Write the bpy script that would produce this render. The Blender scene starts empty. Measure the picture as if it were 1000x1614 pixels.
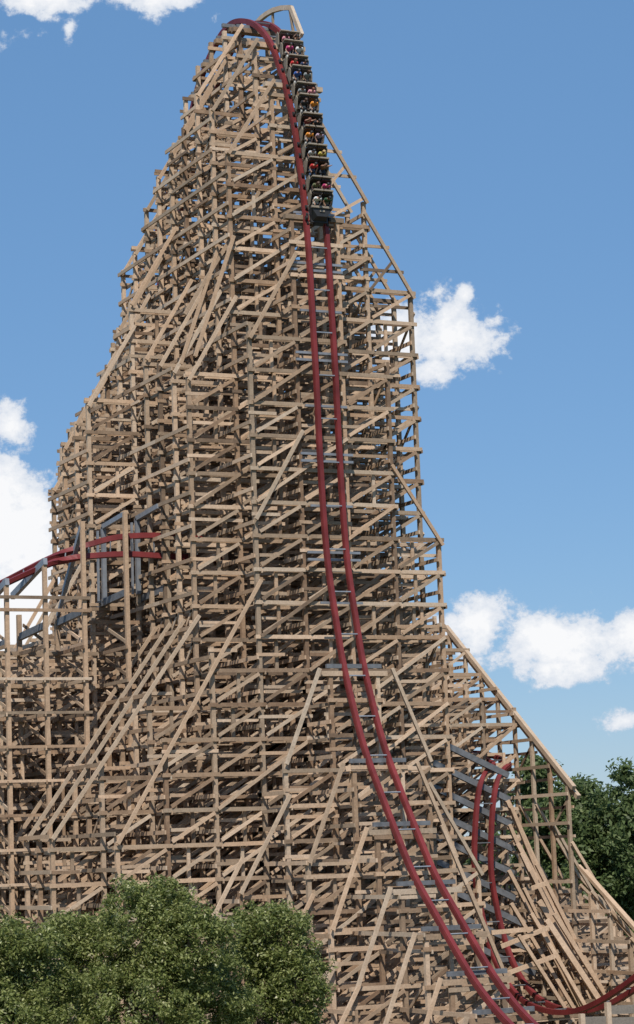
import bpy, bmesh, math, random
import numpy as np
from mathutils import Vector, Matrix
random.seed(7); np.random.seed(7)
S = bpy.context.scene
COL = S.collection
R = math.radians

# ------------------------------------------------------------------ camera
CAM_H = 14.0
F_PX, CX, CY = 3800.0, 500.0, 807.0            # focal length and centre in the photograph's pixels
PITCH, ROLL, YAW = math.atan(543/3800), R(2.1), R(25.3)
fh = Vector((math.sin(YAW), math.cos(YAW), 0)); rt = Vector((math.cos(YAW), -math.sin(YAW), 0)); up = Vector((0, 0, 1))
fw = fh*math.cos(PITCH) + up*math.sin(PITCH); u0 = -fh*math.sin(PITCH) + up*math.cos(PITCH)
CU = u0*math.cos(ROLL) + rt*math.sin(ROLL); CR = rt*math.cos(ROLL) - u0*math.sin(ROLL)
CAM = Vector((0, 0, CAM_H))
cd = bpy.data.cameras.new('camera'); cam = bpy.data.objects.new('camera', cd); COL.objects.link(cam)
m = Matrix((CR, CU, -fw)).transposed().to_4x4(); m.translation = CAM
cam.matrix_world = m
cd.sensor_fit = 'VERTICAL'; cd.sensor_height = 24; cd.lens = 24*F_PX/1614; cd.clip_end = 6000; cd.clip_start = 1
S.camera = cam

# ------------------------------------------------------------------ sky and sun
SUN_EL = R(50); sun_h = Vector((-.52, -.854, 0)).normalized()
sund = sun_h*math.cos(SUN_EL) + up*math.sin(SUN_EL)
sl = bpy.data.lights.new('sun', 'SUN'); sl.energy = 4.6; sl.angle = R(.5); sl.color = (1, .95, .87)
so = bpy.data.objects.new('sun', sl); COL.objects.link(so); so.rotation_euler = sund.to_track_quat('Z', 'Y').to_euler()
S.view_settings.view_transform = 'Standard'; S.view_settings.look = 'None'; S.view_settings.gamma = 1; S.view_settings.exposure = 0.0
W = bpy.data.worlds.new('World'); S.world = W; W.use_nodes = True
def world():
    nt = W.node_tree; nt.nodes.clear(); N = nt.nodes.new; L = nt.links.new
    out = N('ShaderNodeOutputWorld')
    sky = N('ShaderNodeTexSky'); sky.sky_type = 'NISHITA'; sky.sun_disc = False; sky.sun_elevation = SUN_EL
    sky.sun_rotation = math.atan2(sun_h.x, sun_h.y); sky.altitude = 300; sky.air_density = 1.0; sky.dust_density = .1; sky.ozone_density = 3.0
    hs = N('ShaderNodeHueSaturation'); hs.inputs['Saturation'].default_value = SKY_SAT; hs.inputs['Value'].default_value = 1
    L(sky.outputs[0], hs.inputs['Color'])
    bl = N('ShaderNodeMix'); bl.data_type = 'RGBA'; bl.inputs[0].default_value = .6; L(hs.outputs[0], bl.inputs[6]); bl.inputs[7].default_value = (.145/SKY_STR, .325/SKY_STR, .62/SKY_STR, 1)
    bg = N('ShaderNodeBackground'); bg.inputs[1].default_value = SKY_STR; L(bl.outputs[2], bg.inputs[0])
    tc = N('ShaderNodeTexCoord')
    # wisps: the direction is jittered by noise, then measured against each cloud's own direction
    def noise(scale, det, rough, stretch=(1, 1, 1)):
        mp = N('ShaderNodeMapping'); mp.inputs['Scale'].default_value = stretch; L(tc.outputs['Generated'], mp.inputs[0])
        n = N('ShaderNodeTexNoise'); n.inputs['Scale'].default_value = scale; n.inputs['Detail'].default_value = det; n.inputs['Roughness'].default_value = rough
        L(mp.outputs[0], n.inputs['Vector']); return n
    def mth(op, a, b=None, clamp=False):
        k = N('ShaderNodeMath'); k.operation = op; k.use_clamp = clamp
        for i, v in enumerate((a, b)):
            if v is None: continue
            if isinstance(v, (int, float)): k.inputs[i].default_value = v
            else: L(v, k.inputs[i])
        return k.outputs[0]
    nf = noise(58, 12, .66, (1, 1, 1.2)); nb = noise(19, 4, .5)
    def vdot(a, vec):
        k = N('ShaderNodeVectorMath'); k.operation = 'DOT_PRODUCT'; L(a, k.inputs[0]); k.inputs[1].default_value = vec; return k.outputs['Value']
    total = None
    for (px, py, rx, ry, dens) in CLOUDS:
        d = (fw + CR*(px-CX)/F_PX - CU*(py-CY)/F_PX).normalized()
        e1 = CR - d*CR.dot(d); e1.normalize(); e2 = d.cross(e1)
        a = mth('DIVIDE', vdot(tc.outputs['Generated'], e1), rx/F_PX); b = mth('DIVIDE', vdot(tc.outputs['Generated'], e2), ry/F_PX)
        r2 = mth('ADD', mth('MULTIPLY', a, a), mth('MULTIPLY', b, b))
        g = mth('MULTIPLY', mth('SUBTRACT', 1.0, mth('SQRT', r2)), 1.0)
        g = mth('ADD', g, dens)
        total = g if total is None else mth('MAXIMUM', total, g)
    nn = mth('ADD', mth('MULTIPLY', mth('SUBTRACT', nf.outputs[0], .5), 3.4), mth('MULTIPLY', mth('SUBTRACT', nb.outputs[0], .5), 1.6))
    v = mth('ADD', total, nn)
    mr = N('ShaderNodeMapRange'); mr.interpolation_type = 'SMOOTHSTEP'; mr.inputs[1].default_value = -.02; mr.inputs[2].default_value = .52; L(v, mr.inputs[0])
    # front of the world only (the same cloud must not appear behind the viewer)
    fr = mth('GREATER_THAN', vdot(tc.outputs['Generated'], fw), .5)
    fac = mth('MULTIPLY', mth('MULTIPLY', mr.outputs[0], fr), .97)
    cr = N('ShaderNodeValToRGB'); cr.color_ramp.elements[0].color = (.62, .69, .80, 1); cr.color_ramp.elements[1].color = (.97, .97, .98, 1)
    cr.color_ramp.elements[0].position = .1; cr.color_ramp.elements[1].position = .95
    L(mth('MULTIPLY', v, .9), cr.inputs[0])
    cb = N('ShaderNodeBackground'); L(cr.outputs[0], cb.inputs[0]); cb.inputs[1].default_value = 1.0
    mx = N('ShaderNodeMixShader'); L(fac, mx.inputs[0]); L(bg.outputs[0], mx.inputs[1]); L(cb.outputs[0], mx.inputs[2]); L(mx.outputs[0], out.inputs[0])
SKY_STR, SKY_SAT = .11, 1.08
CLOUDS = [ # photo pixel of the cloud's centre, radii, density
    (60, -10, 110, 34, .15), (250, -2, 90, 26, .1), (40, 55, 50, 28, -.45), (340, 30, 22, 40, -.6), (110, 45, 20, 40, -.5),
    (700, 528, 74, 58, .2), (690, 578, 55, 26, -.1), (733, 465, 24, 34, -.3), (630, 525, 60, 48, .2), (775, 505, 34, 24, -.35),
    (15, 670, 48, 36, .0), (-10, 850, 105, 95, .55), (20, 960, 110, 110, .7), (10, 765, 30, 35, -.2), (60, 1020, 80, 60, .3),
    (890, 1010, 110, 48, .35), (750, 985, 60, 45, .25), (1000, 1000, 90, 38, .3), (880, 1050, 60, 28, -.1), (985, 1135, 50, 24, -.1), (700, 870, 80, 20, -.9)]
world()

# ------------------------------------------------------------------ pixel -> place helpers (used once, to measure where real things stand)
def ray(x, y): return fw + CR*(x-CX)/F_PX - CU*(y-CY)/F_PX
def on_x(x, y, X):
    d = ray(x, y); return CAM + d*(X/d.x)
def on_y(x, y, Y):
    d = ray(x, y); return CAM + d*(Y/d.y)
def proj(P):
    d = Vector(P)-CAM; z = d.dot(fw); return CX+F_PX*d.dot(CR)/z, CY-F_PX*d.dot(CU)/z
def lerp(t, pts):
    if t <= pts[0][0]: return pts[0][1]
    for (a, va), (b, vb) in zip(pts, pts[1:]):
        if t <= b: return va+(vb-va)*(t-a)/(b-a)
    return pts[-1][1]

# ------------------------------------------------------------------ materials
def mat(name):
    m = bpy.data.materials.new(name); m.use_nodes = True
    return m, m.node_tree, m.node_tree.nodes['Principled BSDF']
def wood(name, cols, rough=.85):
    m, nt, b = mat(name); N = nt.nodes.new; L = nt.links.new
    at = N('ShaderNodeAttribute'); at.attribute_name = 'tone'
    r = N('ShaderNodeValToRGB'); e = r.color_ramp.elements
    while len(e) < len(cols): e.new(.5)
    for i, c in enumerate(cols): e[i].position = i/(len(cols)-1); e[i].color = (*c, 1)
    tc = N('ShaderNodeTexCoord')
    n = N('ShaderNodeTexNoise'); n.inputs['Scale'].default_value = 1.3; n.inputs['Detail'].default_value = 6; L(tc.outputs['Object'], n.inputs['Vector'])
    n2 = N('ShaderNodeTexNoise'); n2.inputs['Scale'].default_value = 9; n2.inputs['Detail'].default_value = 3; L(tc.outputs['Object'], n2.inputs['Vector'])
    mx = N('ShaderNodeMath'); mx.operation = 'MULTIPLY_ADD'; L(n.outputs[0], mx.inputs[0]); mx.inputs[1].default_value = .55; 
    sb = N('ShaderNodeMath'); sb.operation = 'SUBTRACT'; L(at.outputs['Fac'], sb.inputs[0]); sb.inputs[1].default_value = .275; L(sb.outputs[0], mx.inputs[2])
    L(mx.outputs[0], r.inputs[0])
    v = N('ShaderNodeMapRange'); L(n2.outputs[0], v.inputs[0]); v.inputs[1].default_value = .3; v.inputs[2].default_value = .7; v.inputs[3].default_value = .84; v.inputs[4].default_value = 1.12
    mm = N('ShaderNodeMix'); mm.data_type = 'RGBA'; mm.blend_type = 'MULTIPLY'; mm.inputs[0].default_value = 1; L(r.outputs[0], mm.inputs[6]); L(v.outputs[0], mm.inputs[7])
    fr = N('ShaderNodeMath'); fr.operation = 'MULTIPLY'; L(at.outputs['Fac'], fr.inputs[0]); fr.inputs[1].default_value = 13.7; b.inputs['Specular IOR Level'].default_value = .2
    fc = N('ShaderNodeMath'); fc.operation = 'FRACT'; L(fr.outputs[0], fc.inputs[0])
    r3 = N('ShaderNodeValToRGB'); r3.color_ramp.elements[0].color = (.86, .88, .90, 1); r3.color_ramp.elements[1].color = (1.08, .985, .92, 1); L(fc.outputs[0], r3.inputs[0])
    m3 = N('ShaderNodeMix'); m3.data_type = 'RGBA'; m3.blend_type = 'MULTIPLY'; m3.inputs[0].default_value = 1; L(mm.outputs[2], m3.inputs[6]); L(r3.outputs[0], m3.inputs[7])
    L(m3.outputs[2], b.inputs['Base Color']); b.inputs['Roughness'].default_value = rough; b.inputs['Specular IOR Level'].default_value = .2
    return m
M_WOOD = wood('weathered_timber', [(.19, .13, .088), (.325, .235, .16), (.42, .31, .215), (.50, .375, .265), (.62, .485, .36)])
M_WOOD_GREY = wood('grey_timber', [(.16, .14, .12), (.26, .225, .19), (.36, .31, .26)])
def plain(name, c, rough=.5, metal=0., spec=.5, var=0.12, scale=2.5):
    m, nt, b = mat(name); N = nt.nodes.new; L = nt.links.new
    tc = N('ShaderNodeTexCoord'); n = N('ShaderNodeTexNoise'); n.inputs['Scale'].default_value = scale; n.inputs['Detail'].default_value = 5; L(tc.outputs['Object'], n.inputs['Vector'])
    r = N('ShaderNodeValToRGB'); r.color_ramp.elements[0].position = .3; r.color_ramp.elements[1].position = .7
    r.color_ramp.elements[0].color = (*[k*(1-var) for k in c], 1); r.color_ramp.elements[1].color = (*[min(1, k*(1+var)) for k in c], 1)
    L(n.outputs[0], r.inputs[0]); L(r.outputs[0], b.inputs['Base Color'])
    b.inputs['Roughness'].default_value = rough; b.inputs['Metallic'].default_value = metal; b.inputs['Specular IOR Level'].default_value = spec
    return m
M_RED = plain('red_rail_paint', (.165, .026, .026), .5, 0, .3, .28, .8)
M_PIN = plain('bright_red_paint', (.45, .03, .04), .4)
M_STEEL = plain('galvanised_steel', (.26, .275, .30), .5, .35, .5, .15)
M_STEEL_D = plain('weathered_steel', (.16, .165, .175), .6, .25, .5, .25)
M_BEIGE = plain('beige_shell_paint', (.23, .19, .14), .5)
M_BLACK = plain('black_rubber', (.022, .022, .024), .6)
M_DARK = plain('dark_brown_leather', (.05, .035, .028), .55)
M_GROUND = plain('dry_grass_ground', (.10, .105, .05), .95, 0, .2, .45, .15)

# ------------------------------------------------------------------ mesh helpers
class MB:
    """collects beams; one build() = one mesh object"""
    def __init__(s): s.v = []; s.f = []; s.t = []
    def beam(s, a, b, w, h, side=None, tone=None, ext=0.0):
        """box from a to b; w = size along `side`, h = size across it"""
        a = Vector(a); b = Vector(b); d = b-a; L = d.length
        if L < 1e-5: return s
        d /= L; a = a-d*ext; b = b+d*ext
        if side is None: side = Vector((0, 1, 0)) if abs(d.y) < .9 else Vector((1, 0, 0))
        side = Vector(side); side = (side-d*side.dot(d)).normalized(); o = d.cross(side)
        n = len(s.v); x = side*(w/2); y = o*(h/2)
        for c in (a, b):
            for sx, sy in ((-1, -1), (1, -1), (1, 1), (-1, 1)): s.v.append(c+x*sx+y*sy)
        s.f += [(n, n+3, n+2, n+1), (n+4, n+5, n+6, n+7), (n, n+1, n+5, n+4), (n+1, n+2, n+6, n+5), (n+2, n+3, n+7, n+6), (n+3, n, n+4, n+7)]
        s.t += [random.random() if tone is None else tone]*6
        return s
    def sweep(s, pts, sides, prof, closed=False, tone=.5, caps=True):
        """sweep a 2D profile (side, normal) along pts; sides = side vector at each point"""
        n0 = len(s.v); k = len(prof); P = [Vector(p) for p in pts]
        for i, p in enumerate(P):
            t = (P[min(i+1, len(P)-1)]-P[max(i-1, 0)]).normalized(); sd = Vector(sides[i]); sd = (sd-t*sd.dot(t)).normalized(); nn = t.cross(sd)
            for (a, b) in prof: s.v.append(p+sd*a+nn*b)
        for i in range(len(P)-1):
            for j in range(k):
                a = n0+i*k+j; b = n0+i*k+(j+1) % k; s.f.append((a, b, b+k, a+k)); s.t.append(tone)
        if caps:
            s.f.append(tuple(n0+j for j in range(k))[::-1]); s.f.append(tuple(n0+(len(P)-1)*k+j for j in range(k))); s.t += [tone]*2
        return s
    def build(s, name, material, parent=None, smooth=False, base=None):
        me = bpy.data.meshes.new(name)
        o = Vector((0, 0, 0))
        if parent is not None:
            p = parent
            while p is not None: o += p.location; p = p.parent
        if base is not None: o = Vector(base)
        me.from_pydata([tuple(v-o) for v in s.v], [], s.f)
        at = me.attributes.new('tone', 'FLOAT', 'FACE'); at.data.foreach_set('value', s.t)
        me.materials.append(material)
        if smooth: me.polygons.foreach_set('use_smooth', [True]*len(me.polygons))
        ob = bpy.data.objects.new(name, me); COL.objects.link(ob)
        if parent is not None: ob.parent = parent
        elif base is not None: ob.location = base
        return ob
def tag(o, label=None, cat=None, group=None, kind=None):
    for k, v in (('label', label), ('category', cat), ('group', group), ('kind', kind)):
        if v: o[k] = v
    return o
def thing(name, label, cat, loc, group=None):
    o = bpy.data.objects.new(name, None); COL.objects.link(o); o.location = loc; o.empty_display_size = .3
    return tag(o, label, cat, group)

# ------------------------------------------------------------------ ground
g = MB(); g.v = [Vector(p) for p in ((-3000, -600, 0), (3000, -600, 0), (3000, 4500, 0), (-3000, 4500, 0))]; g.f = [(0, 1, 2, 3)]; g.t = [.5]
tag(g.build('ground', M_GROUND), kind='structure')

# ------------------------------------------------------------------ the first drop's path (a vertical plane x = TX)
TX = 62.55
PATH = [(175, 40.2), (165, 49.8), (156, 58.4), (151.5, 62.7), (148.9, 65.1), (147.9, 66.4), (146, 67.7), (144.5, 68.5), (142.9, 69.0), (141.3, 69.1), (139.4, 68.6), (137.9, 67.9), (136.6, 67.0), (135.1, 65.5), (134, 63.7), (133, 61.7), (132.2, 59.5), (131.7, 57.3), (131.3, 55.4), (131.0, 53.5), (130.7, 50.7), (130.5, 46.7), (130.3, 42.7), (130.2, 38.7), (130.0, 34.8), (129.6, 31.2), (128.6, 27.2), (128.1, 25.4), (127, 22.8), (125.7, 20.2), (123.95, 17.7), (122.05, 15.2), (120.1, 12.8), (118.1, 11.0), (115.7, 8.9), (113.2, 6.9), (110.0, 5.1), (106, 3.7), (100, 3.0), (94, 3.0)]
def smooth_path(P, step=.45):
    P = [Vector((0, a, b)) if len(q) == 2 else Vector(q) for q in P for a, b in [(q[0], q[1])]]
    out = []
    for i in range(len(P)-1):
        p0, p1, p2, p3 = P[max(i-1, 0)], P[i], P[i+1], P[min(i+2, len(P)-1)]
        n = max(2, int((p2-p1).length/.3))
        for k in range(n):
            t = k/n; out.append(.5*((2*p1)+(p2-p0)*t+(2*p0-5*p1+4*p2-p3)*t*t+(3*p1-p0-3*p2+p3)*t**3))
    out.append(P[-1])
    for _ in range(6): out = [out[0]]+[(a+2*b+c)/4 for a, b, c in zip(out, out[1:], out[2:])]+[out[-1]]
    # even steps
    res = [out[0]]; acc = 0
    for a, b in zip(out, out[1:]):
        L = (b-a).length; d = step-acc
        while d <= L: res.append(a.lerp(b, d/L)); d += step
        acc = (acc+L) % step
    return res
DROP = smooth_path(PATH); DROP = [Vector((TX, p.y, p.z)) for p in DROP]
def drop_top(Y):  # track height over the lift and the crest
    z = [(p.y, p.z) for p in DROP if p.y > 131.15]; z.sort(); return lerp(Y, z)
def front_top(Y):
    z = [(p.y, p.z) for p in DROP if p.y < 130.0]; z.sort(); return lerp(Y, z)

# ------------------------------------------------------------------ timber bents
ST, Z0 = 2.03, .72                              # storey height, height of the first girt
OUT_L = [(-200, 358), (50, 358), (100, 325), (150, 310), (190, 297), (240, 270), (300, 231), (370, 231), (430, 194), (505, 194), (575, 171), (630, 143), (740, 80), (1000, 80), (1012, 40), (1035, -30), (1100, -300), (1700, -900)]
def inside_left(P, pad=0):
    x, y = proj(P); return x >= lerp(y, OUT_L)-(9 if y < 720 else 0)
def jit(a): return random.uniform(-a, a)
FILL = .85
def make_bent(parent, Y, cols, rakers, detail, cap=None, zmin=0.0, lean=1, pm=.25, skip=.02, part='bent', axis='x', mat_=M_WOOD, gb=None, brace_skip=.04):
    """cols = [(x, top)], sorted; one frame of posts, girts, braces, rakers.  axis 'x': frame stands across y; 'y': across x"""
    def P(u, off, z): return Vector((u, Y+off, z)) if axis == 'x' else Vector((Y+off, u, z))
    nrm = Vector((0, 1, 0)) if axis == 'x' else Vector((1, 0, 0))
    body = MB()
    body.beam(P(cols[0][0]-.4, 0, zmin+.15), P(cols[-1][0]+.4, 0, zmin+.15), .5, .3, nrm)
    bent = body.build(part, mat_, parent)
    if cap: MB().beam(P(cap[0], 0, cap[2]), P(cap[1], 0, cap[2]), .42, .3, nrm).build('cap_beam', mat_, bent)
    for (x, t) in cols:
        MB().beam(P(x, 0, zmin), P(x, 0, t), .26, pm, nrm).build('post', mat_, bent)
    for (xa, za, xb, zb) in rakers:
        mb = MB(); tone = random.uniform(.45, .9)
        ro = -.37-random.uniform(0, .05); mb.beam(P(xa, ro, za), P(xb, ro, zb), .16, .21, nrm, tone, .2); mb.build('raker', mat_, bent)
    rk = []
    n = int(max(t for _, t in cols)/ST)+1
    braces = []
    gi = 0
    for i in range(n):
        z = Z0+i*ST+zmin
        act = [c for c in cols if c[1] >= z-.3]
        if len(act) < 2: continue
        xs = [c[0] for c in act]
        if random.random() > skip:
            if detail >= 2:        # boards lapped at posts
                j = 0
                while j < len(xs)-1:
                    e = min(len(xs)-1, j+random.choice((2, 2, 3)))
                    MB().beam(P(xs[j]-.28, -.20-.012*(gi % 2), z+jit(.03)), P(xs[e]+.28, -.20-.012*(gi % 2), z+jit(.03)), .09, .235, nrm).build('girt', mat_, bent)
                    gi += 1; j = e
            else:
                MB().beam(P(xs[0]-.3, -.20, z+jit(.03)), P(xs[-1]+.3, -.20, z+jit(.03)), .09, .235, nrm).build('girt', mat_, bent)
        if detail >= 1 and random.random() > .25:
            k = random.randrange(len(xs)-1)
            body2 = None
        for xa, xb in zip(xs, xs[1:]):
            ta = dict(act)[xa]; tb = dict(act)[xb]
            if min(ta, tb) < z+ST*.8: continue
            if random.random() < brace_skip: continue
            off = .21 if random.random() < .5 else -.30
            if detail >= 2: off = -.30
            if lean > 0: braces.append((P(xa+.18, off, z+.22), P(xb-.18, off, z+ST-.2)))
            else: braces.append((P(xa+.18, off, z+ST-.2), P(xb-.18, off, z+.22)))
    for i in range(0, n-2):
        z = Z0+i*ST+zmin; act = [c for c in cols if c[1] >= z+2*ST-.3]
        if len(act) > 2 and random.random() < .5:
            j = random.randrange(len(act)-2); braces.insert(0, (P(act[j][0], -.39, z), P(act[j+2][0], -.39, z+2*ST)))
    # second, rear girt line, and short blocking boards half way up a storey
    rest = MB()
    for i in range(n):
        z = Z0+i*ST+zmin
        act = [c[0] for c in cols if c[1] >= z-.3]
        if len(act) > 1 and random.random() < .85:
            mb = MB() if detail else rest
            mb.beam(P(act[0]-.2, .2, z-.02), P(act[-1]+.2, .2, z-.02), .08, .22, nrm)
            if detail: mb.build('rear_girt', mat_, bent)
        for xa, xb in list(zip(act, act[1:]))*2:
            if random.random() < FILL:
                zz = z+random.uniform(.6, 1.4); xe = xa+(xb-xa)*random.choice((.45, .6, 1)); o_ = random.choice((.31, .2, -.12, .42))+jit(.03)
                if zz < dict(cols)[xa] and zz < dict(cols)[xb]: rest.beam(P(xa-.25, o_, zz), P(xe+.2, o_, zz+jit(.02)), .08, .2, nrm)
            if random.random() < FILL*.8 and min(dict(cols)[xa], dict(cols)[xb]) > z+ST: rest.beam(P(xa+.15, .38+jit(.05), z+.1+jit(.15)), P(xb-.15, .38, z+ST-.1+jit(.15)), .08, .2, nrm)
            if random.random() < FILL*.35 and min(dict(cols)[xa], dict(cols)[xb]) > z+ST:
                xm = (xa+xb)/2+jit(.4); o_ = .1+jit(.06); rest.beam(P(xm, o_, z+jit(.05)), P(xm, o_, z+ST), .14, .2, nrm)
    if rest.f: tag(rest.build('blocking', mat_, bent), kind='stuff')
    vis = braces[::-1]
    if detail >= 2: vis, rest = vis[:100], vis[100:]
    elif detail == 1: vis, rest = vis[:30], vis[30:]
    else: vis, rest = [], vis
    for a, b in vis: MB().beam(a, b, .08, .2, nrm).build('brace', mat_, bent)
    if rest:
        mb = MB()
        for a, b in rest: mb.beam(a, b, .08, .2, nrm)
        tag(mb.build('brace', mat_, bent), kind='stuff')
    return bent

# ---- main tower
CW = 3.10
def col_x(k): return TX + (k-.5)*CW if k > 0 else TX + (k+.5)*CW      # k = ..., -2, -1, 1, 2, ...
tower = thing('wooden_trestle', 'towering tan timber trestle carrying the red first drop and the train', 'trestle', (TX, 131, 0))
BS = 2.7
tall = []
TS = 2.35
for n in range(0, 19):
    Y = 131.25+TS*n; nf = (Y-131.25)/2.7
    T = drop_top(Y)-.75 if n else 53.0
    h = {-1: T, 1: T}
    if n == 0:
        h.update({2: 44.3, 3: 33.2, -2: 46.3, -3: 26.5, -4: 21.0, -5: 15.6})
    elif n <= 4:
        h.update({2: min(T-6, 55.2), 3: min(T-11, 49.2), -2: T-4.5, -3: 43.2+(n-1)*.9, -4: 24, -5: 20.0, -6: 15.8})
    else:
        h.update({2: min(T-6, 55.2), 3: min(T-11, 49.2), -2: T-4.5, -3: min(T-11, 50), -4: min(T-17, 46), -5: min(T-21, 34), -6: 27.5, -7: 25, -8: 23 if n > 7 else 0, -9: 20 if n > 9 else 0})
    if 5 <= n <= 8: h[-2] = T-8
    for k in range(-2, -10, -1):                 # keep the stepped left flank where it stands
        if k not in h: continue
        while h[k] > 1 and not inside_left((col_x(k)-.2, Y, h[k])): h[k] -= .4
        h[k] = min(h[k], h[k+1])
    ks = [k for k in sorted(h) if h[k] > 3]
    cols = [(col_x(k), h[k]) for k in ks]
    if n == 0:
        rk = [(col_x(-1), 50.6, col_x(-2), 45.4), (col_x(-2), 30.3, col_x(-5), 15.3), (col_x(2), 37.6, col_x(3), 33.0), (col_x(-1), 39.5, col_x(-2), 34.3)]
    else:
        rk = []
        for k in range(-2, -10, -1):
            if k in ks and not (n <= 4 and k < -3) and not (n > 8 and (k < -3 or n % 3)) and not (4 < n <= 8 and k < -4 and n % 2):
                z1 = h[k]; z0 = min(z1+5.0, h[k+1]+.2)
                if z0-z1 > 1.5: rk.append((col_x(k+1), z0, col_x(k), z1-.1))
        if n <= 4: rk.append((col_x(-3), 28.4, col_x(-6), 15.7))
        if n in (1, 2): rk.append((col_x(-2), 52, col_x(-3)+.4, 44.6))
        if n in (2,): rk.append((col_x(-1), T-9.5, col_x(-3)+.8, T-9.5-8.4))
        if 1 <= n <= 6:
            for (ka, top) in ((1, h[2]), (2, h[3])):
                for j in range(1, 3):
                    zz = top+j*1.55; xr = col_x(ka)+CW*(1-(zz-top)/5.0)
                    MB().beam((col_x(ka)-.5, Y-.2, zz), (xr+.45, Y-.2, zz), .09, .2, (0, 1, 0)).build('short_girt', M_WOOD, tower)
                MB().beam((col_x(ka)+.1, Y-.3, top+.2), (col_x(ka)+CW*.55, Y-.3, top+2.1), .08, .18, (0, 1, 0)).build('short_brace', M_WOOD, tower)
        if n <= 6: rk += [(col_x(1), h[2]+5, col_x(2), h[2]), (col_x(2), h[3]+5, col_x(3), h[3])]
    bent = make_bent(tower, Y, cols, rk, 2 if n <= 1 else (1 if n < 10 else 0), cap=(col_x(-1)-(.45 if n < 4 else -.3), col_x(1)+(.45 if n < 5 else .2), T+.12))
    tall.append((Y, h))
# ---- bents under the pull-out
frontb = []
for n in range(1, 12):
    Y = 130.8-BS*n
    T = front_top(Y)-.7
    h = {-1: T, 1: T, 2: T-5.2, -2: T-5.2, 3: T-12, -3: T-12.5, -4: T-16}
    if n >= 3: h.pop(3)
    if n >= 5: h.pop(2)
    ks = [k for k in sorted(h) if h[k] > 1.2]
    cols = [(col_x(k), h[k]) for k in ks]
    rk = []
    for k in (-2, -3, -4):
        if k in ks: rk.append((col_x(k+1)-(.9 if k == -2 else 0), min(h[k]+5.2, T), col_x(k), h[k]))
        else:
            ka = k+1
            if ka in h and h[ka] > 1.5: rk.append((col_x(ka)-(.9 if ka == -1 else 0), h[ka], col_x(ka)-(h[ka]*.6), 0)); break
    for k in (2, 3):
        if k in ks and not (k == 3 and n >= 2): rk.append((col_x(k-1)+(.9 if k == 2 else 0), min(h[k]+5.2, T), col_x(k), h[k]))
    make_bent(tower, Y, cols, rk, 2, cap=(col_x(-1)-.6, col_x(1)+.6, T-.1))
    frontb.append((Y, h))

# ---- ledgers tying the bents together
def ledgers(parent, bents, colx, ks, part, lim=100, prob=.93, mat_=M_WOOD, zig=True, along='y', dx=-.24, size=.235, zoff=.78):
    """bents = [(Y, {k: top})]; a board at every storey on every post line, over the run of bents that reach that height"""
    runs = []; dia = []
    for k in ks:
        hm = max(h.get(k, 0) for _, h in bents)
        for i in range(int(hm/ST)+1):
            z = Z0+i*ST+zoff
            run = []
            for (Y, h) in bents:
                if h.get(k, 0) > z-.2: run.append(Y)
                elif run: 
                    runs.append((k, z, run[0], run[-1])); run = []
            if len(run) > 1: runs.append((k, z, run[0], run[-1]))
            if zig:
                ys = [Y for Y, h in bents if h.get(k, 0) > z+ST]
                for a, b in zip(ys, ys[1:]):
                    if abs(b-a) < 3 and random.random() < .20: dia.append((k, a, z+ST, b, z))
    runs = [r for r in runs if r[3]-r[2] > .5 and random.random() < prob]
    def PP(x, y, z): return Vector((x, y, z)) if along == 'y' else Vector((y, x, z))
    sd = (1, 0, 0) if along == 'y' else (0, 1, 0)
    runs.sort(key=lambda r: (r[2], r[0], -r[1]))
    runs.sort(key=lambda r: -(r[3]-r[2])*(1 if r[0] < 0 else .6))
    rest = MB()
    for (k, z, a, b) in runs:                       # the twin board on the other side of the posts, and half-storey ties
        if random.random() < .85: rest.beam(PP(colx(k)-dx, a-.3, z-.92), PP(colx(k)-dx, b+.3, z-.92), .08, .2, sd)
        if random.random() < .55 and b-a > 3:
            q = random.uniform(a, b-2.4); rest.beam(PP(colx(k)+dx*1.2, q, z-1.0), PP(colx(k)+dx*1.2, min(b, q+random.choice((2.6, 5))), z-1.0), .08, .18, sd)
    for i, (k, z, a, b) in enumerate(runs):
        mb = MB() if i < lim else rest
        y = a-.35
        while y < b+.3:
            L = random.choice((5.4, 8.1)); e = min(y+L, b+.35)
            mb.beam(PP(colx(k)+dx, y, z), PP(colx(k)+dx, e, z), .09, size, sd, random.uniform(.25, 1)); y = e+.004
        if i < lim: mb.build(part, mat_, parent)
    if rest.f: tag(rest.build(part, mat_, parent), kind='stuff')
    if dia:
        r2 = MB()
        for i, (k, a, za, b, zb) in enumerate(dia):
            mb = MB() if i < 90 else r2
            mb.beam(PP(colx(k)+dx*-1, a, za), PP(colx(k)+dx*-1, b, zb), .08, .2, sd)
            if i < 90: mb.build('longitudinal_brace', mat_, parent)
        if r2.f: tag(r2.build('longitudinal_brace', mat_, parent), kind='stuff')
ledgers(tower, tall, col_x, (-9, -8, -7, -6, -5, -4, -3, -2, -1, 1, 2, 3), 'ledger')
ledgers(tower, sorted(frontb)+[tall[0]], col_x, (-4, -3, -2, -1, 1, 2, 3), 'ledger', lim=0, zig=True)

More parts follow.
